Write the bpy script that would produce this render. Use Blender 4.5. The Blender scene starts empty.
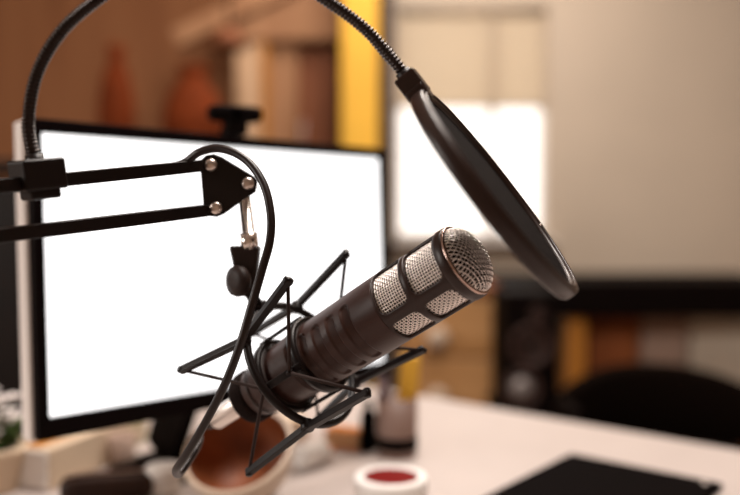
import bpy, bmesh, math, random
from mathutils import Vector, Matrix, noise
random.seed(7)
PI = math.pi
sc = bpy.context.scene
col = sc.collection

# ------------------------------------------------------------------ camera
F = 800.0
CAMZ = 1.10
PITCH = math.atan(25.5/800)
cam_loc = Vector((0, 0, CAMZ))
fwd = Vector((0, math.cos(PITCH), -math.sin(PITCH)))
upv = Vector((0, math.sin(PITCH), math.cos(PITCH)))
rgt = Vector((1, 0, 0))
def P(px, py, d):
    """a point of the place seen at px, py and d metres along the view"""
    return cam_loc + fwd*d + rgt*((px-370)/F*d) + upv*((247.5-py)/F*d)
DESK_Z = 0.75
def on_desk(px, py, h=0.0):
    v = fwd + rgt*((px-370)/F) + upv*((247.5-py)/F)
    t = (DESK_Z + h - CAMZ)/v.z
    return cam_loc + v*t
cd = bpy.data.cameras.new('camera'); cam = bpy.data.objects.new('camera', cd); col.objects.link(cam)
cd.sensor_width = 36; cd.lens = F/740*36; cd.clip_start = .02; cd.clip_end = 60
cam.location = cam_loc; cam.rotation_euler = (PI/2-PITCH, 0, 0)
cd.dof.use_dof = True; cd.dof.focus_distance = .605; cd.dof.aperture_fstop = 1.9
sc.camera = cam
sc.view_settings.view_transform = 'Standard'; sc.view_settings.look = 'None'
sc.view_settings.gamma = 1; sc.view_settings.exposure = 0.0

# ------------------------------------------------------------------ materials
def mat(name, c, rough=.5, metal=0, spec=.5, nscale=None, namt=.15, bump=0, emit=None, es=1, aniso=0):
    m = bpy.data.materials.new(name); m.use_nodes = True
    nt = m.node_tree; b = nt.nodes['Principled BSDF']
    b.inputs['Base Color'].default_value = (*c, 1); b.inputs['Roughness'].default_value = rough
    b.inputs['Metallic'].default_value = metal; b.inputs['Specular IOR Level'].default_value = spec
    if emit:
        b.inputs['Emission Color'].default_value = (*emit, 1); b.inputs['Emission Strength'].default_value = es
    if nscale:
        tc = nt.nodes.new('ShaderNodeTexCoord'); n = nt.nodes.new('ShaderNodeTexNoise')
        n.inputs['Scale'].default_value = nscale; n.inputs['Detail'].default_value = 4
        nt.links.new(tc.outputs['Object'], n.inputs['Vector'])
        r = nt.nodes.new('ShaderNodeValToRGB')
        r.color_ramp.elements[0].position = .3; r.color_ramp.elements[1].position = .7
        r.color_ramp.elements[0].color = (*[x*(1-namt) for x in c], 1)
        r.color_ramp.elements[1].color = (*[min(1, x*(1+namt)) for x in c], 1)
        nt.links.new(n.outputs['Fac'], r.inputs['Fac']); nt.links.new(r.outputs['Color'], b.inputs['Base Color'])
        if bump:
            bp = nt.nodes.new('ShaderNodeBump'); bp.inputs['Strength'].default_value = bump
            bp.inputs['Distance'].default_value = .001
            nt.links.new(n.outputs['Fac'], bp.inputs['Height']); nt.links.new(bp.outputs['Normal'], b.inputs['Normal'])
    return m
def wood(name, c1, c2, scale=6, rough=.5, axis='Z'):
    m = bpy.data.materials.new(name); m.use_nodes = True
    nt = m.node_tree; b = nt.nodes['Principled BSDF']; b.inputs['Roughness'].default_value = rough
    b.inputs['Specular IOR Level'].default_value = .25
    tc = nt.nodes.new('ShaderNodeTexCoord'); mp = nt.nodes.new('ShaderNodeMapping')
    s = [8, 8, 8]; s['XYZ'.index(axis)] = .6; mp.inputs['Scale'].default_value = s
    n = nt.nodes.new('ShaderNodeTexNoise'); n.inputs['Scale'].default_value = scale; n.inputs['Detail'].default_value = 6
    r = nt.nodes.new('ShaderNodeValToRGB'); r.color_ramp.elements[0].position = .35; r.color_ramp.elements[1].position = .68
    r.color_ramp.elements[0].color = (*c1, 1); r.color_ramp.elements[1].color = (*c2, 1)
    nt.links.new(tc.outputs['Object'], mp.inputs['Vector']); nt.links.new(mp.outputs['Vector'], n.inputs['Vector'])
    nt.links.new(n.outputs['Fac'], r.inputs['Fac']); nt.links.new(r.outputs['Color'], b.inputs['Base Color'])
    return m
M = {
 'mic_body': mat('mic_body', (.037,.0130,.0085), .42, 0, .38, 900, .12, .12),
 'mic_ring': mat('mic_ring', (.024,.0105,.0075), .38, 0, .4),
 'rim_metal': mat('rim_metal', (.50,.36,.31), .25, 1),
 'grille': mat('grille', (.98,.91,.87), .38, 1),
 'foam': mat('foam', (.012,.007,.006), .95, 0, .1, 400, .3, .3),
 'black_metal': mat('black_metal', (.008,.0035,.0025), .4, 0, .25, 600, .15, .06),
 'mount': mat('mount', (.006,.0025,.002), .38, 0, .25),
 'elastic': mat('elastic', (.022,.009,.006), .7, 0, .3, 1500, .3, .3),
 'rubber': mat('rubber', (.018,.0075,.005), .55, 0, .3, 500, .2, .15),
 'cable': mat('cable', (.013,.0055,.004), .38, 0, .35),
 'chrome': mat('chrome', (.86,.78,.72), .22, 1),
 'satin': mat('satin', (.80,.72,.66), .38, 1),
 'bolt': mat('bolt', (.74,.64,.58), .3, 1),
 'goose': mat('goose', (.022,.012,.009), .28, .5, .5),
 'pop_plastic': mat('pop_plastic', (.020,.0078,.0050), .36, 0, .35, 500, .12, .08),
 'pop_cloth': mat('pop_cloth', (.005,.0025,.002), .95, 0, .08, 2500, .5, .5),
 'bezel': mat('bezel', (.003,.001,.001), .55, 0, .06),
 'silver': mat('silver', (.90,.84,.80), .5, 0, .5),
 'screen': mat('screen', (.02,.02,.02), .3, 0, .3, emit=(1,.975,.97), es=1.7),
 'black': mat('black', (.003,.0012,.0008), .7, 0, .06, 40, .3),
 'black_gloss': mat('black_gloss', (.002,.001,.001), .8, 0, .03),
 'white': mat('white', (.84,.80,.76), .5, 0, .4, 30, .04),
 'desk': mat('desk', (.47,.405,.375), .5, 0, .25, 12, .03),
 'wall_r': mat('wall_r', (.55,.46,.365), .85, 0, .2, 2.5, .04, .05),
 'wall_l': wood('wall_l', (.22,.082,.030), (.30,.125,.050), 1.0, .7),
 'wall_s': mat('wall_s', (.42,.33,.26), .85, 0, .2, 2.5, .05),
 'ceiling': mat('ceiling', (.62,.52,.44), .9, 0, .1, 3, .04),
 'floor': wood('floor', (.16,.08,.04), (.24,.13,.07), 2, .5, 'Y'),
 'yellow': mat('yellow', (.76,.42,.045), .6, 0, .3, 3, .08),
 'dark_brown': wood('dark_brown', (.020,.008,.005), (.035,.014,.008), 3, .5),
 'dark_wood': wood('dark_wood', (.004,.0018,.001), (.007,.003,.002), 3, .55, 'X'),
 'tan_wood': wood('tan_wood', (.38,.19,.070), (.48,.26,.11), 2, .5, 'X'),
 'orange_wood': wood('orange_wood', (.38,.145,.022), (.48,.20,.036), 2, .5),
 'brown_wood': wood('brown_wood', (.19,.055,.016), (.26,.08,.025), 2, .6),
 'panel_brown': wood('panel_brown', (.20,.065,.026), (.27,.095,.04), 2, .6),
 'pale_wood': wood('pale_wood', (.52,.32,.18), (.64,.42,.26), 2, .6),
 'mid_wood': wood('mid_wood', (.32,.155,.075), (.42,.22,.11), 2, .6),
 'terracotta': mat('terracotta', (.13,.024,.005), .8, 0, .08, 12, .25),
 'carton': mat('carton', (.66,.52,.38), .8, 0, .2, 14, .06),
 'taupe': mat('taupe', (.34,.24,.19), .8, 0, .2, 14, .1),
 'pale_grey': mat('pale_grey', (.50,.44,.36), .8, 0, .2, 14, .06),
 'cream': mat('cream', (.52,.40,.30), .4, 0, .5, 10, .05),
 'glaze': mat('glaze', (.22,.065,.022), .5, 0, .3, 18, .35),
 'red': mat('red', (.14,.003,.002), .7, 0, .08),
 'mug_taupe': mat('mug_taupe', (.20,.125,.10), .5, 0, .4, 10, .1),
 'lilac': mat('lilac', (.34,.28,.34), .6, 0, .3),
 'orange_card': mat('orange_card', (.70,.27,.08), .6, 0, .3),
 'green_card': mat('green_card', (.50,.46,.32), .7, 0, .3),
 'leaf': mat('leaf', (.075,.13,.03), .6, 0, .3, 20, .3),
 'petal': mat('petal', (.74,.68,.66), .7, 0, .2, 20, .06),
 'soil': mat('soil', (.06,.03,.02), .9, 0, .1, 60, .3),
 'fabric_black': mat('fabric_black', (.004,.002,.0012), .95, 0, .04, 300, .3),
 'cone': mat('cone', (.05,.024,.018), .6, 0, .3),
 'cap_grey': mat('cap_grey', (.22,.19,.18), .4, .2, .4),
 'blind': mat('blind', (.66,.58,.48), .8, 0, .2),
 'frame_paint': mat('frame_paint', (.80,.74,.68), .5, 0, .3),
}
def glass_mat():
    m = bpy.data.materials.new('window_glass'); m.use_nodes = True; nt = m.node_tree
    nt.nodes.remove(nt.nodes['Principled BSDF'])
    out = nt.nodes['Material Output']; tr = nt.nodes.new('ShaderNodeBsdfTransparent'); gl = nt.nodes.new('ShaderNodeBsdfGlossy')
    gl.inputs['Roughness'].default_value = .03; mx = nt.nodes.new('ShaderNodeMixShader'); mx.inputs[0].default_value = .06
    nt.links.new(tr.outputs[0], mx.inputs[1]); nt.links.new(gl.outputs[0], mx.inputs[2]); nt.links.new(mx.outputs[0], out.inputs[0])
    return m
M['glass'] = glass_mat()

# ------------------------------------------------------------------ mesh builder
class MB:
    def __init__(s): s.v = []; s.f = []; s.sm = []
    def add(s, vs, fs, smooth=False):
        o = len(s.v); s.v += [Vector(v) for v in vs]
        for f in fs: s.f.append([i+o for i in f]); s.sm.append(smooth)
        return s
    def box(s, c, size, mtx=None):
        c = Vector(c); x, y, z = [k/2 for k in size]
        vs = [Vector((i*x, j*y, k*z))+c for i in (-1,1) for j in (-1,1) for k in (-1,1)]
        if mtx: vs = [mtx @ v for v in vs]
        return s.add(vs, [(0,1,3,2),(4,6,7,5),(0,4,5,1),(2,3,7,6),(0,2,6,4),(1,5,7,3)])
    def rings(s, rows, closed=True, cap0=True, cap1=True, smooth=True):
        n = len(rows[0]); vs = [v for r in rows for v in r]; fs = []
        for i in range(len(rows)-1):
            for j in range(n if closed else n-1):
                a = i*n+j; b = i*n+(j+1) % n
                fs.append((a, b, b+n, a+n))
        s.add(vs, fs, smooth)
        o = len(s.v)-len(vs)
        if cap0: s.f.append([o+j for j in range(n)][::-1]); s.sm.append(False)
        if cap1: s.f.append([o+(len(rows)-1)*n+j for j in range(n)]); s.sm.append(False)
        return s
    def lathe(s, prof, n=48, mtx=None, cap0=True, cap1=True, smooth=True):
        rows = []
        for r, z in prof:
            row = [Vector((r*math.cos(2*PI*k/n), r*math.sin(2*PI*k/n), z)) for k in range(n)]
            rows.append([mtx @ v for v in row] if mtx else row)
        return s.rings(rows, True, cap0, cap1, smooth)
    def tube(s, pts, r, n=12, caps=True, radii=None, closed=False):
        pts = [Vector(p) for p in pts]; m = len(pts); rows = []
        t0 = (pts[1]-pts[0]).normalized()
        nrm = t0.orthogonal().normalized()
        for i, p in enumerate(pts):
            if closed: t = (pts[(i+1) % m]-pts[i-1]).normalized()
            else: t = (pts[min(i+1, m-1)]-pts[max(i-1, 0)]).normalized()
            nrm = (nrm - t*nrm.dot(t)).normalized(); bn = t.cross(nrm)
            rr = radii[i] if radii else r
            rows.append([p+(nrm*math.cos(2*PI*k/n)+bn*math.sin(2*PI*k/n))*rr for k in range(n)])
        if closed: rows.append(rows[0]); return s.rings(rows, True, False, False)
        return s.rings(rows, True, caps, caps)
    def bar(s, a, b, w, h, up=Vector((0,0,1))):
        a = Vector(a); b = Vector(b); t = (b-a).normalized(); x = t.cross(up).normalized(); y = x.cross(t)
        vs = [q+x*i*w/2+y*j*h/2 for q in (a, b) for i, j in ((-1,-1),(1,-1),(1,1),(-1,1))]
        return s.add(vs, [(0,1,5,4),(1,2,6,5),(2,3,7,6),(3,0,4,7),(3,2,1,0),(4,5,6,7)])
    def prism(s, poly, d):
        """poly: list of points, d: thickness vector"""
        n = len(poly); vs = [Vector(p)-d/2 for p in poly]+[Vector(p)+d/2 for p in poly]
        fs = [(i, (i+1) % n, (i+1) % n+n, i+n) for i in range(n)]
        fs += [list(range(n))[::-1], [n+i for i in range(n)]]
        return s.add(vs, fs)
    def torus(s, R, r, mtx=None, n=72, m=12, z=0):
        rows = []
        for i in range(n+1):
            a = 2*PI*i/n
            row = [Vector(((R+r*math.cos(b))*math.cos(a), (R+r*math.cos(b))*math.sin(a), z+r*math.sin(b))) for b in [2*PI*k/m for k in range(m)]]
            rows.append([mtx @ v for v in row] if mtx else row)
        return s.rings(rows, True, False, False)
    def build(s, name, m, parent=None, bevel=0, weld=True):
        me = bpy.data.meshes.new(name)
        me.from_pydata([tuple(v) for v in s.v], [], s.f)
        me.polygons.foreach_set('use_smooth', s.sm)
        bm = bmesh.new(); bm.from_mesh(me)
        if weld: bmesh.ops.remove_doubles(bm, verts=bm.verts, dist=1e-6)
        bmesh.ops.recalc_face_normals(bm, faces=bm.faces); bm.to_mesh(me); bm.free()
        o = bpy.data.objects.new(name, me); col.objects.link(o); me.materials.append(M[m] if isinstance(m, str) else m)
        if parent: o.parent = parent
        if bevel:
            b = o.modifiers.new('bevel', 'BEVEL'); b.width = bevel; b.segments = 3; b.limit_method = 'ANGLE'; b.angle_limit = .6
        return o
def tag(o, label, cat, group=None, kind=None):
    if label: o['label'] = label
    if cat: o['category'] = cat
    if group: o['group'] = group
    if kind: o['kind'] = kind
    return o
def thing(name, label, cat, loc=(0,0,0), rz=0, mtx=None, group=None):
    o = bpy.data.objects.new(name, None); col.objects.link(o); o.empty_display_size = .05
    if mtx is not None: o.matrix_world = mtx
    else: o.location = loc; o.rotation_euler = (0,0,rz)
    return tag(o, label, cat, group)
def structure(o): o['kind'] = 'structure'; return o
def spline(pts, n=16):
    """Catmull-Rom through the points"""
    pts = [Vector(p) for p in pts]; out = []
    q = [pts[0]*2-pts[1]]+pts+[pts[-1]*2-pts[-2]]
    for i in range(1, len(q)-2):
        for k in range(n):
            t = k/n; a, b, c, d = q[i-1:i+3]
            out.append(.5*((2*b)+(c-a)*t+(2*a-5*b+4*c-d)*t*t+(3*b-3*c+d-a)*t*t*t))
    out.append(pts[-1]); return out
def resample(pts, step):
    out = [pts[0]]; acc = 0
    for a, b in zip(pts, pts[1:]):
        L = (b-a).length; t = step-acc
        while t <= L: out.append(a+(b-a)*(t/L)); t += step
        acc = (acc+L) % step if L else acc
    return out
def frame(o, z, xh):
    z = Vector(z).normalized(); x = Vector(xh); x = (x-z*x.dot(z)).normalized(); y = z.cross(x)
    m = Matrix((x, y, z)).transposed().to_4x4(); m.translation = o; return m

# ------------------------------------------------------------------ room
RX0, RX1, RY0, RY1, RZ = -3.0, 3.0, -1.6, 3.5, 2.9
b = MB(); b.box(((RX0+RX1)/2, (RY0+RY1)/2, -.03), (RX1-RX0, RY1-RY0, .06)); structure(b.build('floor', 'floor'))
b = MB(); b.box(((RX0+RX1)/2, (RY0+RY1)/2, RZ+.03), (RX1-RX0, RY1-RY0, .06)); structure(b.build('ceiling', 'ceiling'))
b = MB(); b.box((RX0-.05, (RY0+RY1)/2, RZ/2), (.1, RY1-RY0, RZ)); structure(b.build('wall_left', 'wall_s'))
b = MB(); b.box((RX1+.05, (RY0+RY1)/2, RZ/2), (.1, RY1-RY0, RZ)); structure(b.build('wall_right', 'wall_s'))
b = MB(); b.box(((RX0+RX1)/2, RY0-.05, RZ/2), (RX1-RX0, .1, RZ)); structure(b.build('wall_front', 'wall_s'))
# back wall with a window opening
wx0, wz1 = P(396, 20, RY1).x, P(396, 8, RY1).z
wx1, wz0 = P(546, 238, RY1).x, P(546, 238, RY1).z
xs = P(382, 0, RY1).x
b = MB()
T = .14
b.box(((xs+wx0)/2, RY1+T/2, RZ/2), (wx0-xs, T, RZ)); b.box(((wx1+RX1)/2, RY1+T/2, RZ/2), (RX1-wx1, T, RZ))
b.box(((wx0+wx1)/2, RY1+T/2, wz0/2), (wx1-wx0, T, wz0)); b.box(((wx0+wx1)/2, RY1+T/2, (wz1+RZ)/2), (wx1-wx0, T, RZ-wz1))
structure(b.build('wall_back', 'wall_r'))
b = MB(); b.box(((RX0+xs)/2, RY1+T/2, RZ/2), (xs-RX0, T, RZ)); structure(b.build('wall_panelled', 'wall_l'))
# window: frame, panes, blind
wroot = thing('window_1', None, None, ((wx0+wx1)/2, RY1+.05, wz0)); wroot['kind'] = 'structure'
W2 = (wx1-wx0)/2; HH = wz1-wz0; mx = P(493, 0, RY1).x-(wx0+wx1)/2
b = MB()
for x, w in ((-W2+.01, .02), (W2-.01, .02), (mx, .03)): b.box((x, 0, HH/2), (w, .05, HH))
for z, w in ((.012, .024), (HH-.012, .024)): b.box((0, 0, z), (2*W2, .05, w))
b.build('window_frame', 'frame_paint', wroot)
for x0, x1 in ((-W2+.02, mx-.015), (mx+.015, W2-.02)):
    b = MB(); b.box(((x0+x1)/2, .01, HH/2), (x1-x0, .006, HH-.048)); b.build('pane', 'glass', wroot)
zb = P(0, 106, RY1).z-wz0
b = MB(); b.box((0, -.035, (zb+HH)/2), (2*W2-.005, .004, HH-zb))
b.tube([(-W2+.01, -.035, zb), (W2-.01, -.035, zb)], .008, 8)
b.tube([(-W2+.01, -.035, HH-.02), (W2-.01, -.035, HH-.02)], .022, 12)
bl = b.build('blind', 'blind', wroot)
nt = M['blind'].node_tree
tl = nt.nodes.new('ShaderNodeBsdfTranslucent'); tl.inputs[0].default_value = (.80,.70,.56,1)
ms = nt.nodes.new('ShaderNodeMixShader'); ms.inputs[0].default_value = .55
nt.links.new(nt.nodes['Principled BSDF'].outputs[0], ms.inputs[1]); nt.links.new(tl.outputs[0], ms.inputs[2])
nt.links.new(ms.outputs[0], nt.nodes['Material Output'].inputs[0])
b = MB(); b.box((0, -.075, -.01), (2*W2+.06, .1, .02)); b.build('window_sill', 'frame_paint', wroot)

# dark post and yellow pillar
a0, a1 = P(379, 0, 3.1), P(393, 0, 3.1)
b = MB(); b.box(((a0.x+a1.x)/2, 3.3, RZ/2), (a1.x-a0.x, .4, RZ)); structure(b.build('trim_1', 'dark_brown'))
a0, a1 = P(341, 0, 2.95), P(378.5, 0, 2.95)
b = MB(); b.box(((a0.x+a1.x)/2, 3.05, RZ/2), (a1.x-a0.x, .2, RZ))
tag(b.build('pillar', 'yellow', bevel=.01), 'bright yellow square pillar rising behind the monitor beside the dark post', 'pillar')

# wooden wall unit on the panelled wall
def pbox(mb, x0, x1, y0, y1, d, depth):
    A, B = P(x0, y0, d), P(x1, y1, d)
    mb.box(((A.x+B.x)/2, A.y+depth/2, (A.z+B.z)/2), (B.x-A.x, depth, abs(A.z-B.z)))
YD = 3.2
u = thing('wardrobe', 'tall built-in wooden wardrobe with pale posts and brown door behind the monitor', 'wardrobe', (P(280,0,YD).x, YD+.1, 0))
inv = Matrix.Translation(-Vector(u.location))
def upart(name, m, x0, x1, z0, z1, y0=YD, dep=.2, bev=.004):
    A, B = P(x0, 0, y0).x, P(x1, 0, y0).x
    q = MB(); q.box(((A+B)/2, y0+dep/2, (z0+z1)/2), (B-A, dep, z1-z0), inv); return q.build(name, m, u, bevel=bev)
upart('post', 'pale_wood', 236, 261, 0, P(0,42,YD).z)
upart('edge_strip', 'orange_wood', 261, 269, 0, P(0,30,YD).z, YD-.01)
upart('side_panel', 'mid_wood', 269, 298, 0, P(0,42,YD).z, YD+.03)
dp = upart('door', 'panel_brown', 298, 337, 0.02, P(0,48,YD).z, YD+.05, .02)
q = MB(); q.tube([inv @ P(303, 120, YD+.02), inv @ P(303, 150, YD+.02)], .006, 8); q.build('handle', 'bolt', dp)
upart('cornice', 'mid_wood', 236, 341, P(0,42,YD).z, P(0,-40,YD).z, YD-.02, .24)
# slanting pale beam above the wardrobe
b = MB(); b.bar(P(176, 40, 3.15), P(300, -20, 3.15), .06, .075); tag(b.build('beam', 'mid_wood', bevel=.004), 'pale slanting wooden beam across the brown wall at the top left', 'beam')
b = MB()
pl = P(228, 36, 2.9)
t_ = thing('pendant_lamp', 'small brown pendant lamp shade hanging before the slanting beam', 'lamp', (pl.x, pl.y, RZ))
b.lathe([(.02,.07),(.045,.05),(.075,0),(.07,0),(.04,.045),(.015,.062)], 32, Matrix.Translation((0,0,pl.z-RZ-.04)), False, False); b.build('lamp_shade', 'panel_brown', t_)
b = MB(); b.tube([(0,0,0),(0,0,pl.z-RZ+.03)], .004, 8); b.build('cord', 'black', t_)

# dark sideboard at left carrying two clay vases
SY = 2.55; ztop = P(0, 160, SY).z
t_ = thing('sideboard', 'tall black-brown sideboard behind the monitor at the left edge', 'sideboard', (-.75, SY+.22, 0))
b = MB(); b.box((0,0,ztop/2-.02), (1.5,.42,ztop-.1)); b.build('body', 'dark_wood', t_, bevel=.004)
b = MB(); b.box((0,0,ztop-.015), (1.54,.46,.03)); b.build('top', 'dark_wood', t_, bevel=.004)
for k in range(3):
    b = MB(); b.box((-.5+.5*k,-.215,ztop/2-.02), (.47,.016,ztop-.2)); d_ = b.build('door', 'dark_wood', t_, bevel=.003)
    b = MB(); b.lathe([(.0,.0),(.012,.0),(.014,.012),(.008,.02),(0,.02)], 16, Matrix.Translation((-.5+.5*k+.2,-.225,ztop*.55)) @ Matrix.Rotation(PI/2,4,'X'), False, False); b.build('knob', 'bolt', d_)
for x in (-.7,.7):
    for y in (-.16,.16):
        b = MB(); b.box((x,y,.015), (.05,.05,.03)); b.build('foot', 'dark_wood', t_)
def vase(px, w, h, lab, tilt=0):
    x = P(px, 0, SY+.2).x
    o = MB(); prof = [(.0,0),(w*.55,0),(w*.8,h*.12),(w,h*.38),(w*.96,h*.55),(w*.7,h*.76),(w*.42,h*.87),(w*.44,h*.94),(w*.55,h),(w*.48,h),(w*.36,h*.93),(w*.35,h*.87),(w*.6,h*.74),(w*.9,h*.5),(w*.7,h*.12),(0,h*.04)]
    o.lathe(prof, 40, None, False, False); o = o.build('vase', 'terracotta'); o.location = (x, SY+.2, ztop+.001)
    tag(o, lab, 'vase', 'clay vases on the sideboard')
vase(118, .062, .40, 'slim rust-red clay vase on the sideboard, left of the arched one')
vase(194, .105, .33, 'wide rust-red clay vase on the sideboard, just left of the webcam')

# ------------------------------------------------------------------ furniture in the right background
# drawer cabinet
CY = 2.62
A, B = P(400, 0, CY), P(497, 0, CY); zt = P(0, 288, CY).z
t_ = thing('drawer_cabinet', 'tan wooden drawer cabinet with round pale knob behind the microphone', 'cabinet', ((A.x+B.x)/2, CY+.22, 0)); w_ = B.x-A.x
b = MB(); b.box((0,.01,zt/2), (w_,.42,zt-.03)); b.build('body', 'mid_wood', t_, bevel=.004)
b = MB(); b.box((0,0,zt-.005), (w_+.02,.46,.03)); b.build('top', 'brown_wood', t_, bevel=.004)
for k in range(4):
    hgt = .19; z = zt-.035-hgt/2-k*(hgt+.01)
    b = MB(); b.box((0,-.21,z), (w_-.02,.02,hgt)); d_ = b.build('drawer', 'tan_wood', t_, bevel=.004)
    b = MB(); b.lathe([(.0,0),(.014,0),(.012,.012),(.034,.02),(.036,.03),(.028,.04),(0,.044)], 32, Matrix.Translation((P(437,0,CY).x-t_.location.x,-.22,P(0,337,CY).z+.0-k*(hgt+.01))) @ Matrix.Rotation(PI/2,4,'X'), False, False); b.build('knob', 'cream', d_)
# black-topped side table
TY = 2.8
A, B = P(502, 0, TY), P(800, 0, TY); z1, z0 = P(0, 281, TY).z, P(0, 318, TY).z
t_ = thing('console_table', 'long console table with thick black top and orange wooden legs along the back wall', 'table', ((A.x+B.x)/2, TY+.24, 0)); w_ = B.x-A.x
b = MB(); b.box((0,0,(z0+z1)/2), (w_,.48,z1-z0)); b.build('tabletop', 'black', t_, bevel=.006)
for x in (P(579,0,TY).x-t_.location.x, w_/2-.05):
    b = MB(); b.box((x,0,z0/2), (.066,.44,z0)); b.build('leg', 'orange_wood', t_, bevel=.004)
b = MB(); b.box(((P(580,0,TY).x-t_.location.x+w_/2)/2-.025,0,.36), (w_/2-P(580,0,TY).x+t_.location.x-.135,.40,.03)); b.build('shelf', 'brown_wood', t_)
shz = .376
def carton(x0, x1, h, m, lab, name='storage_box', lidm=None):
    A, B = P(x0,0,TY+.08).x, P(x1,0,TY+.08).x
    r = thing(name, lab, 'box', ((A+B)/2, TY+.22, shz)); w = B-A
    q = MB(); q.box((0,0,h/2), (w-.01,.3,h)); q.build('body', m, r, bevel=.004)
    q = MB(); q.box((0,0,h-.02), (w,.31,.05)); q.build('lid', lidm or m, r, bevel=.003)
carton(588, 640, .385, 'brown_wood', 'rust-brown storage box under the console table, next to its orange leg')
carton(641, 689, .385, 'taupe', 'taupe storage box under the console table, between rust and pale boxes')
carton(690, 760, .385, 'pale_grey', 'pale grey storage box under the console table, at the right edge')
# loudspeaker on a stand
LY = 2.3; cx = P(534, 0, LY).x
t_ = thing('speaker_stand', 'black speaker stand hidden low behind the white desk', 'stand', (cx, LY+.14, 0))
zs = P(0, 415, LY).z
b = MB(); b.box((0,0,.012), (.17,.20,.024)); b.build('base_plate', 'black', t_, bevel=.003)
b = MB(); b.box((0,0,zs/2), (.06,.06,zs-.02)); b.build('pole', 'black', t_)
b = MB(); b.box((0,0,zs-.01), (.2,.24,.02)); b.build('top_plate', 'black', t_, bevel=.003)
t_ = thing('loudspeaker', 'black loudspeaker with grey dust cap between tan cabinet and orange table leg', 'speaker', (cx, LY+.14, zs))
zh = P(0, 293, LY).z-zs
b = MB(); b.box((0,0,zh/2), (P(562,0,LY).x-P(506,0,LY).x,.24,zh)); b.build('cabinet', 'black', t_, bevel=.008)
def cone(px, py, r, cap, m2, nm):
    c = P(px, py, LY); mt = Matrix.Translation((c.x-cx, -.121, c.z-zs)) @ Matrix.Rotation(PI/2,4,'X')
    q = MB(); q.lathe([(r*1.12,0),(r*1.12,.006),(r,.008),(r*.9,.004),(r*.4,-.012),(0,-.012)], 40, mt, False, False); w = q.build(nm, 'cone', t_)
    q = MB(); q.lathe([(cap,-.012),(cap*.9,.006),(cap*.55,.018),(0,.022)], 32, mt, False, False); q.build('dust_cap', m2, w)
cone(533, 347, .055, .018, 'cone', 'woofer'); cone(524, 391, .05, .036, 'cap_grey', 'woofer'); cone(540, 316, .022, .01, 'cone', 'tweeter')

# office chair
t_ = thing('office_chair', 'black upholstered office chair behind the desk at the right edge', 'chair', (P(698,0,1.9).x, 1.95, 0), math.radians(8))
zt = P(0, 380, 1.9).z
def rbox(q, c, s, e=.35, n=24, m=14, mt=None):
    rows = []
    for i in range(m+1):
        ph = -PI/2+PI*i/m; row = []
        for k in range(n):
            th = 2*PI*k/n; f = lambda v: math.copysign(abs(v)**e, v)
            v = Vector((s[0]/2*f(math.cos(ph))*f(math.cos(th)), s[1]/2*f(math.cos(ph))*f(math.sin(th)), s[2]/2*f(math.sin(ph))))
            v += Vector(c); row.append(mt @ v if mt else v)
        rows.append(row)
    return q.rings(rows)
b = MB(); rbox(b, (0,0,.46), (.50,.50,.09)); b.build('seat', 'fabric_black', t_)
b = MB()
rows = []
for i in range(17):        # curved backrest, arched at the top
    x = -.27+.54*i/16; yy = .24-.09*(x/.27)**2*-1 - .18*(x/.27)**2
    top = zt-.01-.055*abs(x/.27)**2.4; bot = .50
    rows.append([Vector((x, yy-.03, bot)), Vector((x, yy+.03, bot)), Vector((x, yy+.035, (top+bot)/2)), Vector((x, yy+.028, top-.015)), Vector((x, yy, top)), Vector((x, yy-.028, top-.015)), Vector((x, yy-.04, (top+bot)/2))])
b.rings(rows); b.build('backrest', 'fabric_black', t_, bevel=.006)
for s in (-1,1):
    b = MB(); b.tube(spline([(s*.25,.1,.46),(s*.31,.1,.52),(s*.31,.05,.645),(s*.31,-.08,.65)],6), .016, 10); b.build('armrest', 'black', t_)
b = MB(); b.tube([(0,0,.10),(0,0,.43)], .028, 16); b.build('gas_column', 'black', t_)
for k in range(5):
    a = 2*PI*k/5; b = MB(); b.bar((0,0,.11),(.27*math.cos(a),.27*math.sin(a),.075),.045,.03); l_ = b.build('base_arm', 'black', t_, bevel=.004)
    b = MB(); b.tube([(.27*math.cos(a)-.02*math.sin(a),.27*math.sin(a)+.02*math.cos(a),.03),(.27*math.cos(a)+.02*math.sin(a),.27*math.sin(a)-.02*math.cos(a),.03)], .03, 16); b.build('caster', 'black', l_)

# ------------------------------------------------------------------ desk
Ac = on_desk(424, 396); Bc = on_desk(740, 450)
e = Vector((Bc.x-Ac.x, Bc.y-Ac.y, 0)).normalized(); uu = Vector((-e.y, e.x, 0))       # uu points away from the camera
LE, LU = 1.55, 1.42
t_ = thing('desk', 'large white desk top under the monitor and the clutter', 'desk', (Ac.x, Ac.y, 0), math.atan2(e.y, e.x))
XL = -.30
b = MB(); b.box(((LE+XL)/2, -LU/2, DESK_Z-.014), (LE-XL, LU, .028)); b.build('desktop', 'desk', t_, bevel=.003)
for x in (XL+.06, LE-.06):
    for y in (-.06, -LU+.06):
        b = MB(); b.box((x,y,(DESK_Z-.028)/2), (.05,.05,DESK_Z-.028)); b.build('leg', 'satin', t_, bevel=.003)
b = MB(); b.box((LE/2,-.06,DESK_Z-.06),(LE-.12,.03,.06)); b.box((LE/2,-LU+.06,DESK_Z-.06),(LE-.12,.03,.06)); b.build('frame', 'satin', t_)

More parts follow.
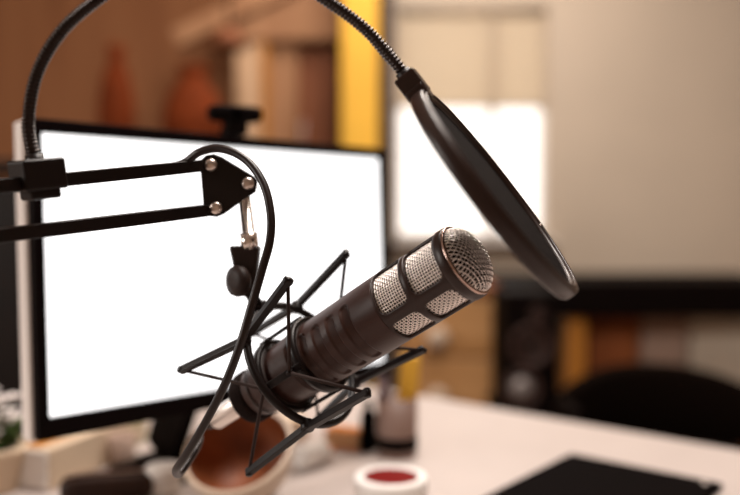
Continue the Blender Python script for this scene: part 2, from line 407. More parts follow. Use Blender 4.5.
# ------------------------------------------------------------------ monitor
yaw, tilt = .767, .037
mu = Vector((math.cos(yaw), math.sin(yaw), 0)); mb_ = Vector((-math.sin(yaw), math.cos(yaw), 0))
mup = Vector((0,0,1))*math.cos(tilt)+mb_*math.sin(tilt); mback = mu.cross(mup)*-1
if mback.dot(mb_) < 0: mback = -mback
TL = cam_loc+Vector((-.345,.841,.094)); SW, SH = .499, .30
mc = TL+mu*SW/2-mup*SH/2
base = Vector((mc.x, mc.y, 0))+mb_*.05; base.z = DESK_Z
t_ = thing('monitor', 'wide computer monitor with glowing white screen, black bezel and silver casing', 'monitor', base, yaw)
tiM = Matrix.Translation(Vector((0,-.05,mc.z-DESK_Z))) @ Matrix.Rotation(-tilt, 4, 'X')   # local: x along the screen, y back, z up
BL, BR, BT, BB = .012, .012, .014, .022
b = MB()
X0, X1, Z0, Z1 = -SW/2-BL, SW/2+BR, -SH/2-BB, SH/2+BT
def ringbox(q, xo0, xo1, zo0, zo1, xi0, xi1, zi0, zi1, y0, y1, mt):
    O = [(xo0,zo0),(xo1,zo0),(xo1,zo1),(xo0,zo1)]; I = [(xi0,zi0),(xi1,zi0),(xi1,zi1),(xi0,zi1)]
    vs = [mt @ Vector((x,y,z)) for y in (y0,y1) for L in (O,I) for x,z in L]
    fs = []
    for k in range(4):
        n = (k+1) % 4
        fs += [(k,n,4+n,4+k),(8+k,8+n,12+n,12+k),(k,n,8+n,8+k),(4+k,4+n,12+n,12+k)]
    q.add(vs, fs)
ringbox(b, X0, X1, Z0, Z1, -SW/2, SW/2, -SH/2, SH/2, -.004, .010, tiM); b.build('bezel', 'bezel', t_, bevel=.0012)
b = MB(); b.box((0,.004,0), (SW+.001,.002,SH+.001), tiM); b.build('screen', 'screen', t_)
b = MB()
rows = []
for y, g in ((.010,.002),(.012,.003),(.034,.003),(.045,-.03),(.052,-.10)):
    rows.append([tiM @ Vector(v) for v in ((X0-g,y,Z0-g),(X1+g,y,Z0-g),(X1+g,y,Z1+min(-.001,g)),(X0-g,y,Z1+min(-.001,g)))])
b.rings(rows, smooth=False); b.build('casing', 'silver', t_, bevel=.002)
b = MB(); b.bar((0,.155,.010),(0,.006,mc.z-DESK_Z-.02),.075,.018,Vector((1,0,0))); b.build('stand_neck', 'black', t_, bevel=.003)
b = MB()
b.lathe([(0,0),(.098,0),(.10,.004),(.096,.009),(.03,.013),(0,.013)], 48, Matrix.Translation((0,.115,0)) @ Matrix.Diagonal((1,.75,1,1)), False, False); b.build('stand_base', 'black', t_)
# webcam on the top bezel
wc = None
for k in range(200):
    q = mc+mup*(SH/2+BT)+mu*(-SW/2+SW*k/200)+mback*.012
    v = q-cam_loc; px = 370+F*v.dot(rgt)/v.dot(fwd)
    if px >= 235: wc = q; break
t_ = thing('webcam', 'small black webcam clipped on the top edge of the monitor', 'webcam', wc+mup*.001, .45)
b = MB(); rbox(b, (0,0,.029), (.07,.024,.021), .4); b.build('body', 'black', t_)
b = MB(); b.box((0,.0,.012), (.026,.03,.02)); b.box((0,.022,-.012),(.026,.006,.05)); b.build('clip', 'black', t_, bevel=.002)
b = MB(); b.lathe([(0,0),(.008,0),(.008,.004),(.006,.005),(.004,.002),(0,.002)], 24, Matrix.Translation((0,-.0115,.029)) @ Matrix.Rotation(PI/2,4,'X'), False, False); b.build('lens', 'black_gloss', t_)

# ------------------------------------------------------------------ microphone
Hh = P(467.5, 259.5, .583); Tt = P(245, 401, .70)
ax = (Hh-Tt).normalized(); LM = (Hh-Tt).length
MF = frame(Tt, ax, cam_loc-(Hh+Tt)/2)
mic = thing('microphone', 'dark broadcast microphone with silver mesh grille held in the shock mount', 'microphone', mtx=MF)
R = .0285
def body_r(z):
    pr = [(0,.0165),(.004,.0195),(.022,.0215),(.028,.0222),(.060,.0262),(.085,.0276),(.150,.0284),(.172,.0285)]
    for (za,ra),(zb_,rb) in zip(pr, pr[1:]):
        if z <= zb_:
            t = (z-za)/(zb_-za); return ra+(rb-ra)*t
    return pr[-1][1]
zS = LM*.712
slots = [.085+.0160*k for k in range(5)]
def sd_slot(z, ph):
    """signed distance to the nearest finger slot (rounded bars wrapping each side)"""
    best = 1
    for zc in slots:
        for c0 in (math.radians(8), math.radians(188)):
            dph = (ph-c0+PI) % (2*PI)-PI
            arc = max(0, abs(dph)-math.radians(48))*R
            zz = z-zc-.0045*math.sin(0)
            best = min(best, math.hypot(arc, zz)-.0042)
    return best
NT, NZ = 220, 230
rows = []
for i in range(NZ+1):
    z = zS*i/NZ; row = []
    for k in range(NT):
        ph = 2*PI*k/NT; r = body_r(z)
        if .07 < z < .165:
            s = sd_slot(z, ph)
            dep = min(1, max(0, (-s+.0004)/.0010)); dep = dep*dep*(3-2*dep)
            fill = .5+.5*min(1, max(-1, ((z-min(slots, key=lambda q: abs(q-z)))/.0042)))
            r -= .0030*dep*(.35+.65*fill)
        row.append(Vector((r*math.cos(ph), r*math.sin(ph), z)))
    rows.append(row)
b = MB(); b.rings(rows); b.build('body', 'mic_body', mic)
b = MB(); b.lathe([(.0232,.0255),(.0236,.0262),(.0236,.0275),(.0232,.0282)], 64, None, False, False); b.build('seam_ring', 'mic_ring', mic)
b = MB(); b.lathe([(.0196,.0035),(.0224,.0045),(.0232,.008),(.0232,.015),(.0222,.018),(.0208,.0185)], 64, None, False, False); b.build('tail_collar', 'foam', mic)
# grille cage: rings and struts round rounded windows
zMid0, zMid1, zH0 = LM*.820, LM*.850, LM*.962
cage = MB()
def window(ph0, ph1, z0, z1, sth, cr):
    """cell ph0..ph1 x z0..z1 (arc length) with a rounded rectangular opening; sth = margins (ph, z low, z high)"""
    w = (ph1-ph0)*R; h = z1-z0
    mx_, ml, mh = sth
    N = 14; pts_o = []; pts_i = []
    ix0, ix1, iz0, iz1 = mx_, w-mx_, ml, h-mh
    def corner(cx_, cz_, a0):
        return [(cx_+cr*math.cos(a0+PI/2*k/8), cz_+cr*math.sin(a0+PI/2*k/8)) for k in range(9)]
    def seg(a, b, n): return [(a[0]+(b[0]-a[0])*k/n, a[1]+(b[1]-a[1])*k/n) for k in range(1, n)]
    c1 = corner(ix1-cr, iz0+cr, -PI/2); c2 = corner(ix1-cr, iz1-cr, 0); c3 = corner(ix0+cr, iz1-cr, PI/2); c4 = corner(ix0+cr, iz0+cr, PI)
    nl, ns = 40, 6
    inner = c1+seg(c1[-1], c2[0], ns)+c2+seg(c2[-1], c3[0], nl)+c3+seg(c3[-1], c4[0], ns)+c4+seg(c4[-1], c1[0], nl)
    outer = []
    def proj(p, edge):
        return {'b': (p[0], 0), 'r': (w, p[1]), 't': (p[0], h), 'l': (0, p[1])}[edge]
    def cproj(c, e0, e1, corn):
        o = []
        for k, p in enumerate(c):
            o.append(proj(p, e0) if k < 4 else (corn if k == 4 else proj(p, e1)))
        return o
    outer += cproj(c1, 'b', 'r', (w,0))+[proj(p,'r') for p in seg(c1[-1],c2[0],ns)]
    outer += cproj(c2, 'r', 't', (w,h))+[proj(p,'t') for p in seg(c2[-1],c3[0],nl)]
    outer += cproj(c3, 't', 'l', (0,h))+[proj(p,'l') for p in seg(c3[-1],c4[0],ns)]
    outer += cproj(c4, 'l', 'b', (0,0))+[proj(p,'b') for p in seg(c4[-1],c1[0],nl)]
    def m3(p, r): a = ph0+p[0]/R; return Vector((r*math.cos(a), r*math.sin(a), z0+p[1]))
    def shrink(p, q, t): return (p[0]+(q[0]-p[0])*t, p[1]+(q[1]-p[1])*t)
    rws = [[m3(p, R) for p in outer], [m3(shrink(p,q,.85), R) for p, q in zip(inner, outer)], [m3(shrink(p,q,.22), R) for p, q in zip(inner, outer)],
           [m3(shrink(p,q,.03), R-.0005) for p, q in zip(inner, outer)], [m3(p, R-.0022) for p in inner]]
    cage.rings(rws, True, False, False)
for d0, d1 in ((-94, 14), (14, 86), (86, 194), (194, 266)):
    p0, p1 = math.radians(d0), math.radians(d1)
    window(p0, p1, zS, (zMid0+zMid1)/2, (.0050, .0016, .0028), .0055)
    window(p0, p1, (zMid0+zMid1)/2, zH0, (.0050, .0028, .0010), .0055)
cage.lathe([(R,zH0),(R+.0006,zH0+.001),(R+.0006,LM-.0035),(R,LM-.002),(R-.0008,LM-.0014)], 128, None, False, False)
cg = cage.build('grille_cage', 'mic_ring', mic)
b = MB(); b.lathe([(R-.0012,LM-.0035),(R-.0002,LM-.0022),(R-.0002,LM-.0004),(R-.0012,LM+.0004),(R-.0024,LM+.0002)], 128, None, False, False); b.build('rim', 'rim_metal', mic)
# wire mesh
rg = R-.0032
NW = 68; b = MB(); rows = []
nz = int(round((zH0-zS)/(2*PI*rg/NW)))
for i in range(nz+1): rows.append([Vector((rg*math.cos(2*PI*(k+.5*(i%1))/NW), rg*math.sin(2*PI*k/NW), zS+(zH0-zS)*i/nz)) for k in range(NW)])
def wires(q, lines, r=.00052):
    for pts in lines: q.tube(pts, r, 5, caps=False)
b = MB(); lines = []
for k in range(NW):
    a = 2*PI*k/NW; L = []
    for i in range(nz*2+1):
        off = .00032*math.sin(PI*(i/2+k)); L.append(Vector(((rg+off)*math.cos(a), (rg+off)*math.sin(a), zS+(zH0-zS)*i/(nz*2))))
    lines.append(L)
wires(b, lines, .00047)
for i in range(nz+1):
    L = []
    for k in range(NW*2):
        a = PI*k/NW; off = .00032*math.sin(PI*(k/2+i+1)); L.append(Vector(((rg+off)*math.cos(a), (rg+off)*math.sin(a), zS+(zH0-zS)*i/nz)))
    b.tube(L, .00052, 5, closed=True)
b.build('side_mesh', 'grille', mic, weld=False)
rd = R-.0022; hd = .0125
def dome(x, y):
    q = min(1, math.hypot(x, y)/rd); return LM-.001+hd*(1-q**2.6)**.62
b = MB(); step = .0027; n = int(rd/step)
for s in (0, 1):
    for i in range(-n, n+1):
        c = i*step; hw = math.sqrt(max(0, rd*rd-c*c))
        if hw < .001: continue
        L = []; m_ = 60
        for j in range(m_+1):
            t = -hw*math.cos(PI*j/m_); ph = t/step*PI
            off = .0003*math.cos(ph+(PI if (i+s) % 2 else 0)); x, y = (c, t) if s == 0 else (t, c)
            ca, sa = math.cos(.5), math.sin(.5); L.append(Vector((x*ca-y*sa, x*sa+y*ca, dome(x, y)+off)))
        b.tube(L, .00052, 5, caps=False)
b.build('front_mesh', 'grille', mic, weld=False)
b = MB(); prof = [(R-.0052, zS-.002), (R-.0052, LM-.004)]
for k in range(1, 13):
    q = (R-.0052)*math.cos(PI/2*k/12); prof.append((q, LM-.003+hd*.72*math.sin(PI/2*k/12)))
b.lathe(prof, 48, None, False, False); b.build('foam_liner', 'foam', mic)
b = MB(); b.lathe([(.0160,-.0005),(.0150,-.0015),(.0120,-.001),(.0115,.004)], 40, None, False, False); b.build('socket_rim', 'satin', mic)

# ------------------------------------------------------------------ shock mount
zc = .073
mcen = P(302, 363, .668)
sax = (P(358, 321, .630)-P(246, 408, .707)).normalized()
SM = frame(mcen, sax, cam_loc-mcen)
MS = SM.inverted() @ MF @ Matrix.Translation((0,0,zc))       # the microphone's own axis seen from the mount
sm = thing('shock_mount', 'black spider shock mount of bent rods, hoops and elastic cords round the microphone', 'shock mount', mtx=SM)
def cyl(ph, r, z): a = math.radians(ph); return Vector((r*math.cos(a), r*math.sin(a), z))
def wp0(q, f): q.v = [f @ v for v in q.v]; return q
b = MB(); b.torus(.0555, .0034, n=96); b.build('outer_hoop', 'mount', sm)
tips = {'C': -45, 'D': 45, 'B': 135, 'A': 225}
def repix(v, px, py):
    w_ = SM @ v; return SM.inverted() @ P(px, py, (w_-cam_loc).dot(fwd))
TF = {'A': (346,254), 'B': (422,350), 'C': (288,281), 'D': (367,393)}; TR = {'C': (182,370), 'D': (249,472)}; TP = {}
for k, ph in tips.items():
    f_, m_, r_ = cyl(ph, .0715, .067), cyl(ph, .0600, 0), cyl(ph, .0715, -.067)
    if k in TF: f_ = repix(f_, *TF[k])
    if k in TR: r_ = repix(r_, *TR[k])
    TP[(ph, 1)] = f_; TP[(ph, -1)] = r_
    b = MB()
    radial = cyl(ph, 1, 0)
    b.bar(r_-(m_-r_).normalized()*.002, m_, .0058, .0058, radial); b.bar(m_, f_+(f_-m_).normalized()*.002, .0058, .0058, radial)
    b.lathe([(.0055,-.004),(.0055,.004)], 12, Matrix.Translation(cyl(ph,.0585,0)) @ Matrix.Rotation(math.radians(ph),4,'Z') @ Matrix.Rotation(PI/2,4,'Y'))
    o = b.build('rod', 'mount', sm, bevel=.0007)
    for q in (f_, r_):
        c = MB(); c.lathe([(0,-.0032),(.0028,-.0032),(.0028,.0032),(0,.0032)], 10, Matrix.Translation(q) @ Matrix.Rotation(math.radians(ph),4,'Z') @ Matrix.Rotation(PI/2,4,'Y'), False, False); c.build('hook', 'mount', o)
# inner cradle: two rings joined by four ribs
rin = .0325
for z in (-.022, .020):
    b = MB(); b.lathe([(rin-.003,z-.004),(rin,z-.004),(rin+.001,z),(rin,z+.004),(rin-.003,z+.004),(rin-.003,z-.004)], 64, MS, False, False); b.build('inner_ring', 'mount', sm)
for ph in (0, 90, 180, 270):
    b = MB(); b.bar(cyl(ph, rin+.0005, -.025), cyl(ph, rin+.0005, .023), .006, .003, cyl(ph,1,0)); wp0(b, MS); b.build('cradle_rib', 'mount', sm, bevel=.0005)
b = MB()
for z in (-.022, .020):
    rr = body_r(zc+z)
    b.lathe([(rr-.0003,z-.0035),(rin-.002,z-.0035),(rin-.002,z+.0035),(rr-.0003,z+.0035)], 64, MS, False, False)
b.build('rubber_liner', 'rubber', sm)
# elastic cords in V shape, hook to cradle to hook
def cord(a0, a1, zt_, mid, zm):
    q = MB(); pa, pb, pm = TP[(a0, 1 if zt_ > 0 else -1)], TP[(a1, 1 if zt_ > 0 else -1)], MS @ cyl(mid, rin+.006, zm)
    q.tube([pa, pa+(pm-pa)*.97, pm, pb+(pm-pb)*.97, pb], .0015, 8); q.build('elastic_cord', 'elastic', sm)
    q = MB(); q.lathe([(0,-.006),(.0022,-.006),(.0022,.002),(0,.002)], 10, MS @ Matrix.Translation(cyl(mid, rin+.006, zm)) @ Matrix.Rotation(math.radians(mid),4,'Z') @ Matrix.Rotation(PI/2,4,'Y'), False, False); q.build('cord_peg', 'mount', sm)
cord(-45, 45, .067, 0, .014); cord(135, 225, .067, 180, .014)
cord(-45, 45, -.067, 0, -.016); cord(135, 225, -.067, 180, -.016)
# lug at the top of the hoop
lugp = SM.inverted() @ P(254, 303, .668)
hp = cyl(-92, .0555, 0)
b = MB(); b.bar(hp, lugp, .011, .007, Vector((0,0,1))); b.lathe([(.0065,-.006),(.0065,.006)], 20, Matrix.Translation(hp) @ Matrix.Rotation(PI/2,4,'X')); b.build('swivel_lug', 'mount', sm, bevel=.001)

# ------------------------------------------------------------------ boom arm
arm = thing('boom_arm', 'black scissor boom arm of two square bars reaching in from the left', 'boom arm', P(228, 185, .66))
AI = Matrix.Translation(-Vector(arm.location))
def wp(q, f): q.v = [f @ v for v in q.v]; return q
U0, U1 = P(208, 165, .664), P(0, 186, .535)
L0, L1 = P(214, 209.5, .664), P(0, 235.5, .535)
ud = (U1-U0).normalized(); ld = (L1-L0).normalized()
UE = U0+ud*.36; LEe = L0+ld*.36
b = MB(); b.bar(U0, UE, .0085, .0098, Vector((0,0,1))); wp(b, AI).build('upper_bar', 'black_metal', arm, bevel=.0009)
b = MB(); b.bar(L0, LEe, .0085, .0098, Vector((0,0,1))); wp(b, AI).build('lower_bar', 'black_metal', arm, bevel=.0009)
poly = [(200,161),(206,155.5),(214,154),(222,157),(255,177),(257.5,181),(255.5,192),(247,197.5),(224,214),(217,217),(209,216),(204,210)]
for d in (.6565, .6715):
    dv = fwd*.0022
    b = MB(); b.prism([P(x,y,d) for x,y in poly], dv); wp(b, AI).build('joint_plate', 'black_metal', arm, bevel=.0006)
for x, y in ((211,165),(248,183.5),(216,208)):
    c = P(x,y,.6545); mt = AI @ frame(c, -fwd, upv)
    b = MB(); b.lathe([(.0052,-.021),(.0052,.0),(.0048,.0016),(.0032,.0028),(0,.0032)], 24, mt, True, False); b.build('bolt', 'bolt', arm)
s0, s1, s2 = P(243.5, 190, .665), P(248.5, 233, .665), P(250, 250, .665)
b = MB(); ax_ = (s1-s0).normalized()
b.tube([s0, s1, s1, s2], .0042, 20, radii=[.0046,.0052,.0072,.0072]); wp(b, AI).build('spigot', 'chrome', arm)
# adapter socket under the spigot
K = [P(x,y,.668) for x,y in ((230.5,246),(260,246),(257,275),(254,292),(246,297),(238,292),(236,272))]
b = MB(); b.prism(K, fwd*.018); wp(b, AI).build('socket', 'rubber', arm, bevel=.0025)
b = MB(); mt = AI @ frame(P(238.5,281,.6555), (-rgt*.75-fwd*.72).normalized(), upv)
b.lathe([(0,-.006),(.0095,-.006),(.0125,-.003),(.0130,.001),(.0118,.0045),(.006,.006),(0,.006)], 36, mt, False, False); b.build('knob', 'rubber', arm)
b = MB(); b.tube([P(248,290,.668), P(257,304,.668)], .0048, 16); wp(b, AI).build('swivel_stud', 'mount', arm)
# elbow, lower arm and desk clamp (out of frame)
Em = (UE+LEe)/2
b = MB(); nrm = ud.cross(Vector((0,0,1))).normalized()
for s in (-1, 1):
    b.prism([Em+Vector((0,0,z))+ud*x+nrm*s*.0065 for x, z in ((-.02,.03),(.01,.035),(.03,0),(.01,-.045),(-.02,-.035))], nrm*.002)
wp(b, AI).build('elbow_plate', 'black_metal', arm)
ft = Vector((Em.x+.02, Em.y-.01, DESK_Z))
for dx in (-.018, .018):
    b = MB(); b.bar(Em+ud*dx, ft+Vector((dx,0,.045)), .0085, .0098, Vector((0,1,0))); wp(b, AI).build('rear_bar', 'black_metal', arm)
b = MB(); b.box(ft+Vector((0,0,.0255)), (.06,.04,.05)); wp(b, AI).build('desk_clamp', 'black_metal', arm, bevel=.002)

# ------------------------------------------------------------------ microphone cable
pts = [U0+ud*t+fwd*.0105+Vector((0,0,.002)) for t in (.34,.26,.18,.12,.07)]+[P(180,164.5,.647), P(200,152,.640), P(222,149,.634), P(246,160,.625), P(263,183,.615), P(270.5,212,.606), P(270,240,.600), P(262,270,.594),
       P(251,308,.590), P(240,345,.588), P(225,384,.592), P(204,425,.604), P(184,458,.62), P(176,470,.635), P(179,474,.652), P(188,462,.666)]
tail = Tt-ax*.050
pts += [P(199,443,.685), tail-ax*.012, tail]
cb = thing('microphone_cable', 'black cable looping over the boom arm down to the silver plug', 'cable', P(270,212,.606))
CI = Matrix.Translation(-Vector(cb.location))
q = MB(); q.tube(spline(pts, 14), .0032, 14); wp(q, CI).build('cord', 'cable', cb)
mt = CI @ frame(tail, ax, upv)
q = MB(); q.lathe([(.0036,-.004),(.0052,.0),(.0065,.006),(.0088,.010)], 32, mt, True, False); q.build('strain_relief', 'rubber', cb)
q = MB(); q.lathe([(.0088,.010),(.0094,.011),(.0094,.046),(.0088,.048),(.0088,.053)], 32, mt, True, True); q.build('plug', 'satin', cb); cb.children[-1]['label'] = 'silver metal plug'

# ------------------------------------------------------------------ pop filter
pc = P(495.5, 193, .56)
dvec = (rgt*.612-upv*.79).normalized()
n1 = (rgt*-.79-upv*.612).normalized(); n2 = n1.cross(dvec)
if n2.dot(fwd) > 0: n2 = -n2
vd = (cam_loc-pc).normalized(); al = math.asin(-.10)-math.atan2(n1.dot(vd), n2.dot(vd))
nv = n1*math.cos(al)+n2*math.sin(al)
PF = frame(pc, nv, dvec)                                     # z = face towards the microphone
pf = thing('pop_filter', 'round black pop filter on a long ribbed gooseneck clamped to the boom arm', 'pop filter', mtx=PF)
RP = .0885
b = MB(); hw = .0050
b.lathe([(RP-.007,hw),(RP-.001,hw+.0004),(RP,hw-.0008),(RP+.0003,hw*.4),(RP+.0003,-hw*.4),(RP,-hw+.0008),(RP-.001,-hw-.0004),(RP-.007,-hw),(RP-.008,-hw+.002),(RP-.008,hw-.002),(RP-.007,hw)], 128, None, False, False)
b.build('hoop', 'pop_plastic', pf)
for z in (hw+.0003, -hw-.0003):
    b = MB(); b.torus(RP-.0045, .0013, n=128, m=8, z=z); b.build('inner_lip', 'pop_plastic', pf)
for z in (.0022, -.0022):
    b = MB(); b.lathe([(RP-.0075,z),(RP*.6,z),(RP*.3,z),(.0005,z)], 96, None, False, True); b.build('mesh_screen', 'pop_cloth', pf)
top = Vector((-RP, 0, 0))
b = MB(); b.box((-RP-.0065,0,0), (.019,.017,.0165)); b.box((-RP+.002,0,0), (.012,.020,.0145)); b.build('bracket', 'pop_plastic', pf, bevel=.0015)
rv = max((Vector((RP*.5, RP*.80*k, -hw-.0004)) for k in (-1, 1)), key=lambda v: (PF @ v-cam_loc).dot(fwd))
b = MB(); b.lathe([(0,.0006),(.0012,.0006),(.0010,-.0006),(0,-.0010)], 12, Matrix.Translation(rv), False, False); b.build('rivet', 'bolt', pf)
PI_ = PF.inverted()
ck = P(38, 175.5, .556)
gpts = [P(38,172,.553), P(34,155,.552), P(28.5,122,.548), P(37,74,.542), P(62,31,.536), P(101,-3,.54), P(150,-33,.542), P(212,-49,.546), P(275,-32,.55), P(326,0,.553), P(366,30,.556), P(396,64,.558), P(411,84,.56)]
path = resample(spline(gpts, 40), .00055)
rad = [.0042+(.00055*math.sin(2*PI*i/5)) for i in range(len(path))]
b = MB(); b.tube([PI_ @ p for p in path], .0042, 12, radii=rad); b.build('gooseneck', 'goose', pf)
fe = [PI_ @ p for p in path]
b = MB(); b.tube([fe[-1]+(fe[-9]-fe[-1]).normalized()*.011, fe[-1]], .0056, 20); b.build('ferrule', 'black_metal', pf)
b = MB(); b.tube([fe[0], fe[22]], .0056, 20); b.build('ferrule', 'black_metal', pf)
b = MB(); bm_ = PI_ @ frame(ck, (-ud)*1, Vector((0,0,1)))
b.box((0.0005,0,0), (.0215,.024,.031), bm_); b.box((-.0125,0,0), (.008,.018,.022), bm_); b.build('clamp', 'black_metal', pf, bevel=.002)
b = MB(); b.lathe([(0,0),(.0065,0),(.0065,.008),(.0045,.010),(0,.010)], 20, bm_ @ Matrix.Translation((0,-.012,0)) @ Matrix.Rotation(PI/2,4,'X'), False, False); b.build('clamp_screw', 'black_metal', pf)

# ------------------------------------------------------------------ things on the desk
desk_rz = math.atan2(e.y, e.x)
# tablet
ca = on_desk(566, 451.5, .009)
t_ = thing('tablet', 'black tablet lying flat on the white desk at the lower right', 'tablet', (ca.x, ca.y, DESK_Z+.0005), desk_rz)
b = MB(); b.box((.115,-.15,.0042), (.215,.30,.0084)); b.build('body', 'black_gloss', t_, bevel=.003)
b = MB(); b.box((.115,-.15,.0086), (.2,.285,.0006)); b.build('screen', 'black_gloss', t_)
b = MB(); b.lathe([(0,0),(.004,0),(.004,.0012),(0,.0012)], 16, Matrix.Translation((.205,-.02,.0086)), False, False); b.build('button', 'satin', t_)
# red-topped tin
c = on_desk(391, 477, .038)
t_ = thing('candle', 'low white pot with a dark red filling on the desk below the shock mount', 'candle', (c.x, c.y, DESK_Z))
b = MB(); b.lathe([(0,.0),(.040,0),(.044,.004),(.045,.036),(.043,.040),(.035,.040),(.034,.036),(0,.034)], 56, None, False, False); b.build('pot', 'white', t_)
b = MB(); b.lathe([(0,.034),(.0335,.034),(.0335,.0385),(.030,.0395),(0,.0395)], 48, None, False, False); b.build('wax', 'red', t_)
# tipped bowl
c = on_desk(243, 470, .045)
bm_ = Matrix.Translation((c.x, c.y, DESK_Z+.0545)) @ Matrix.Rotation(math.radians(34), 4, 'X') @ Matrix.Rotation(math.radians(-8), 4, 'Y')
t_ = thing('bowl', 'cream bowl with rusty brown inside, tipped toward the viewer below the microphone', 'bowl', mtx=bm_)
b = MB(); b.lathe([(0,-.045),(.028,-.045),(.030,-.040),(.052,-.022),(.066,.010),(.069,.026),(.066,.029),(.062,.027)], 56, None, False, False); b.build('outer_wall', 'cream', t_)
b = MB(); b.lathe([(.0625,.0275),(.060,.010),(.048,-.018),(.028,-.034),(0,-.036)], 56, None, False, False); b.build('inside_glaze', 'glaze', t_)
# pencil cup with contents
c = on_desk(397, 455)
t_ = thing('pencil_cup', 'grey-brown pencil cup standing on the desk behind the candle', 'cup', (c.x, c.y, DESK_Z))
b = MB(); b.lathe([(0,0),(.029,0),(.030,.003),(.031,.088),(.029,.088),(.028,.005),(0,.005)], 48, None, False, False); b.build('wall', 'mug_taupe', t_)
b = MB(); b.lathe([(.0302,.012),(.0312,.013),(.0315,.030),(.0306,.031)], 48, None, False, False); b.build('band', 'black', t_)
o = MB(); o.tube([(0,0,0),(0,0,.145)], .0085, 16, radii=[.0085,.0085]); o.lathe([(.0085,.145),(.006,.158),(0,.158)], 16, None, False, False)
mk = o.build('marker_pen', 'lilac'); mk.location = (c.x-.012, c.y, DESK_Z+.0055); mk.rotation_euler = (0, math.radians(-5), 0); tag(mk, 'lilac-grey marker pen standing in the pencil cup', 'pen')
o = MB(); o.box((0,0,.072), (.030,.012,.144)); mk = o.build('highlighter', 'yellow', bevel=.003); mk.location = (c.x+.010, c.y+.006, DESK_Z+.0055); mk.rotation_euler = (0, math.radians(4), 0); tag(mk, 'flat yellow highlighter standing in the pencil cup', 'pen')
# black bottle left of the cup
c2 = on_desk(371, 452)
b = MB(); b.lathe([(0,0),(.012,0),(.0125,.003),(.0125,.055),(.006,.064),(.006,.078),(0,.078)], 32, None, False, False)
o = b.build('ink_bottle', 'black_gloss'); o.location = (c2.x-.004, c2.y+.01, DESK_Z); tag(o, 'slim black bottle beside the pencil cup, on its left', 'bottle')
# white tube lying
c = on_desk(300, 463, .012); c1 = on_desk(334, 449, .012); dv = (c1-c).normalized()
mt = frame(Vector((c.x,c.y,DESK_Z+.0165)), Vector((dv.x,dv.y,0)), Vector((0,0,1)))
t_ = thing('glue_bottle', 'white glue bottle lying on the desk right of the bowl', 'bottle', mtx=mt)
b = MB(); b.lathe([(0,0),(.014,0),(.016,.003),(.016,.052),(.011,.060),(.008,.062)], 32, None, False, True); b.build('bottle_body', 'white', t_)
b = MB(); b.lathe([(.008,.062),(.0085,.064),(.006,.078),(0,.078)], 24, None, True, False); b.build('cap', 'orange_card', t_)
# orange and green little boxes behind
def card_box(px, py, sz, rz, m, lab, name, cat='box', m2=None):
    c = on_desk(px, py); r = thing(name, lab, cat, (c.x, c.y, DESK_Z+.0005), rz)
    q = MB(); q.box((0,0,sz[2]/2), sz); q.build('body', m, r, bevel=.002)
    q = MB(); q.box((0,0,sz[2]*.5), (sz[0]*1.02, sz[1]*1.02, sz[2]*.22)); q.build('label_band', m2 or 'white', r)
card_box(345, 447, (.055,.03,.030), desk_rz+.3, 'orange_card', 'small orange box on the desk, left of the pencil cup', 'paper_box', m2='green_card')
card_box(272, 440, (.10,.06,.035), desk_rz+1.2, 'carton', 'cream paper box on the desk behind the tipped bowl', 'paper_box', m2='cream')
# cardboard carton under the monitor corner
c = on_desk(52, 489); c1 = on_desk(132, 452); dv = Vector((c1.x-c.x, c1.y-c.y, 0)); L = dv.length; dv.normalize()
t_ = thing('carton', 'long cream cardboard carton with a white end, below the monitor corner', 'box', (c.x, c.y, DESK_Z+.0005), math.atan2(dv.y, dv.x))
b = MB(); b.box((L/2-.01,.03,.027), (L,.07,.054)); b.build('body', 'carton', t_, bevel=.002)
b = MB(); b.box((-.011,.03,.027), (.004,.066,.050)); b.build('end_flap', 'white', t_, bevel=.0015)
b = MB(); b.box((L/2-.01,.03,.0545), (L*.96,.03,.001)); b.build('tape', 'orange_wood', t_)
c = on_desk(108, 499)
t_ = thing('pouch', 'dark brown zipped pouch lying in front of the cardboard carton', 'pouch', (c.x, c.y, DESK_Z+.0005), .25)
b = MB(); rbox(b, (0,0,.0165), (.115,.042,.033), .5); b.build('body', 'dark_brown', t_)
b = MB(); b.bar((-.045,0,.0335), (.045,0,.0335), .006, .0016); b.build('zipper', 'bolt', t_)
# taupe cup and white cap in front of the stand
def cup(px, py, r, h, m, lab, name, cat):
    c = on_desk(px, py); r_ = thing(name, lab, cat, (c.x, c.y, DESK_Z))
    q = MB(); q.lathe([(0,0),(r*.82,0),(r*.85,.003),(r,h),(r*.93,h),(r*.8,.006),(0,.006)], 40, None, False, False); q.build('wall', m, r_)
    return r_
cup(122, 466, .020, .045, 'taupe', 'small taupe cup beside the cardboard carton', 'cup', 'cup')
c = on_desk(164, 493)
t_ = thing('cream_jar', 'little white jar at the bottom edge, left of the tipped bowl', 'jar', (c.x, c.y, DESK_Z))
b = MB(); b.lathe([(0,0),(.019,0),(.022,.003),(.022,.020),(.019,.022)], 40, None, False, True); b.build('jar_body', 'white', t_)
b = MB(); b.lathe([(.0215,.022),(.0235,.023),(.0235,.034),(.022,.036),(0,.036)], 40, None, True, False); b.build('lid', 'white', t_)
c = on_desk(118, 443)
for k in range(3):
    q = MB(); q.box((0,0,0), (.075,.055,.012)); o = q.build('notepad', ('green_card','cream','green_card')[k], bevel=.0015)
    o.location = (c.x+.002*k, c.y+.004*k, DESK_Z+.0065+.0125*k); o.rotation_euler = (0,0,desk_rz+.2*k+.5)
    tag(o, ('pale green notepad, bottom one of the pile left of the monitor stand','cream notepad in the middle of the green notepads','pale green notepad, topmost of the pile left of the monitor stand')[k], 'notepad', 'notepads piled by the monitor stand')
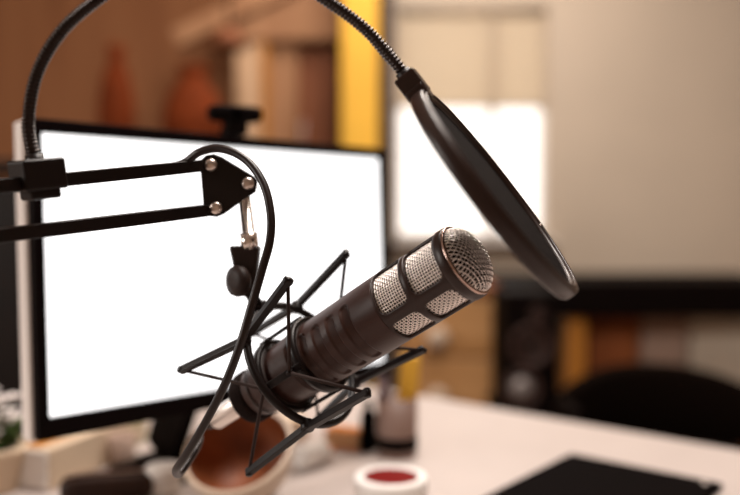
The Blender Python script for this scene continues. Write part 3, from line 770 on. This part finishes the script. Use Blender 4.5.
# flowering pot plant at left edge
c = on_desk(-6, 490)
t_ = thing('potted_plant', 'small white-flowering plant in a beige pot at the left edge', 'plant', (c.x, c.y, DESK_Z))
b = MB(); b.lathe([(0,0),(.030,0),(.040,.048),(.043,.049),(.043,.060),(.038,.060),(.036,.050),(0,.048)], 40, None, False, False); b.build('pot', 'carton', t_)
b = MB(); b.lathe([(.036,.050),(.0,.053)], 24, None, True, False); b.build('soil', 'soil', t_)
b = MB()
for k in range(46):
    a = random.uniform(0,2*PI); rr = random.uniform(.015,.055); z = random.uniform(.058,.085); L = random.uniform(.018,.03); w = L*.35
    d = Vector((math.cos(a),math.sin(a),random.uniform(-.1,.5))).normalized(); s = d.cross(Vector((0,0,1))).normalized(); n_ = s.cross(d); p = Vector((math.cos(a)*rr*.5,math.sin(a)*rr*.5,z))
    vs = [p, p+d*L*.4+s*w+n_*.002, p+d*L*.8+s*w*.7, p+d*L, p+d*L*.8-s*w*.7, p+d*L*.4-s*w+n_*.002, p+d*L*.5-n_*.002]
    b.add(vs, [(0,1,6),(1,2,6),(2,3,6),(3,4,6),(4,5,6),(5,0,6)], True)
b.build('leaves', 'leaf', t_)
stems = MB()
for k in range(15):
    a = k*2.4; rr = .034*math.sqrt(k/15); p = Vector((math.cos(a)*rr, math.sin(a)*rr, .105+.022*math.sin(k*1.7)-rr*.3))
    stems.tube([(p.x*.3,p.y*.3,.05),p], .0011, 6)
    b = MB()
    for j in range(6):
        aj = 2*PI*j/6; d = Vector((math.cos(aj),math.sin(aj),.55)).normalized(); s = d.cross(Vector((0,0,1))).normalized()
        vs = [p, p+d*.007+s*.005, p+d*.014+s*.004, p+d*.016, p+d*.014-s*.004, p+d*.007-s*.005]; b.add(vs, [(0,1,2,3),(0,3,4,5)], True)
    b.lathe([(.0025,0),(.002,.003),(0,.004)], 8, Matrix.Translation(p), True, False)
    b.build('flower', 'petal', t_)
stems.build('stems', 'leaf', t_)

# ------------------------------------------------------------------ light
w = bpy.data.worlds.new('world'); sc.world = w; w.use_nodes = True
bg = w.node_tree.nodes['Background']; bg.inputs[0].default_value = (1,.93,.86,1); bg.inputs[1].default_value = 2.0
def area(name, loc, target, size, power, colr=(1,.9,.8), sy=None):
    l = bpy.data.lights.new(name, 'AREA'); l.energy = power; l.color = colr; l.size = size
    if sy: l.shape = 'RECTANGLE'; l.size_y = sy
    o = bpy.data.objects.new(name, l); col.objects.link(o); o.location = loc
    o.rotation_euler = (Vector(target)-Vector(loc)).to_track_quat('-Z', 'Y').to_euler(); return o
area('ceiling_light', (.2, .9, RZ-.05), (.2, .9, 0), .7, 52, (1,.91,.84))
area('ceiling_light_rear', (.3, 2.4, RZ-.05), (.3, 2.4, 0), .7, 42, (1,.89,.80))
area('added_light_left', (RX0+.05, .3, 1.6), (0, .9, 1.0), 1.2, 60, (1,.93,.87))  # added unseen light brightening the monitor's silver side; the left wall has no window
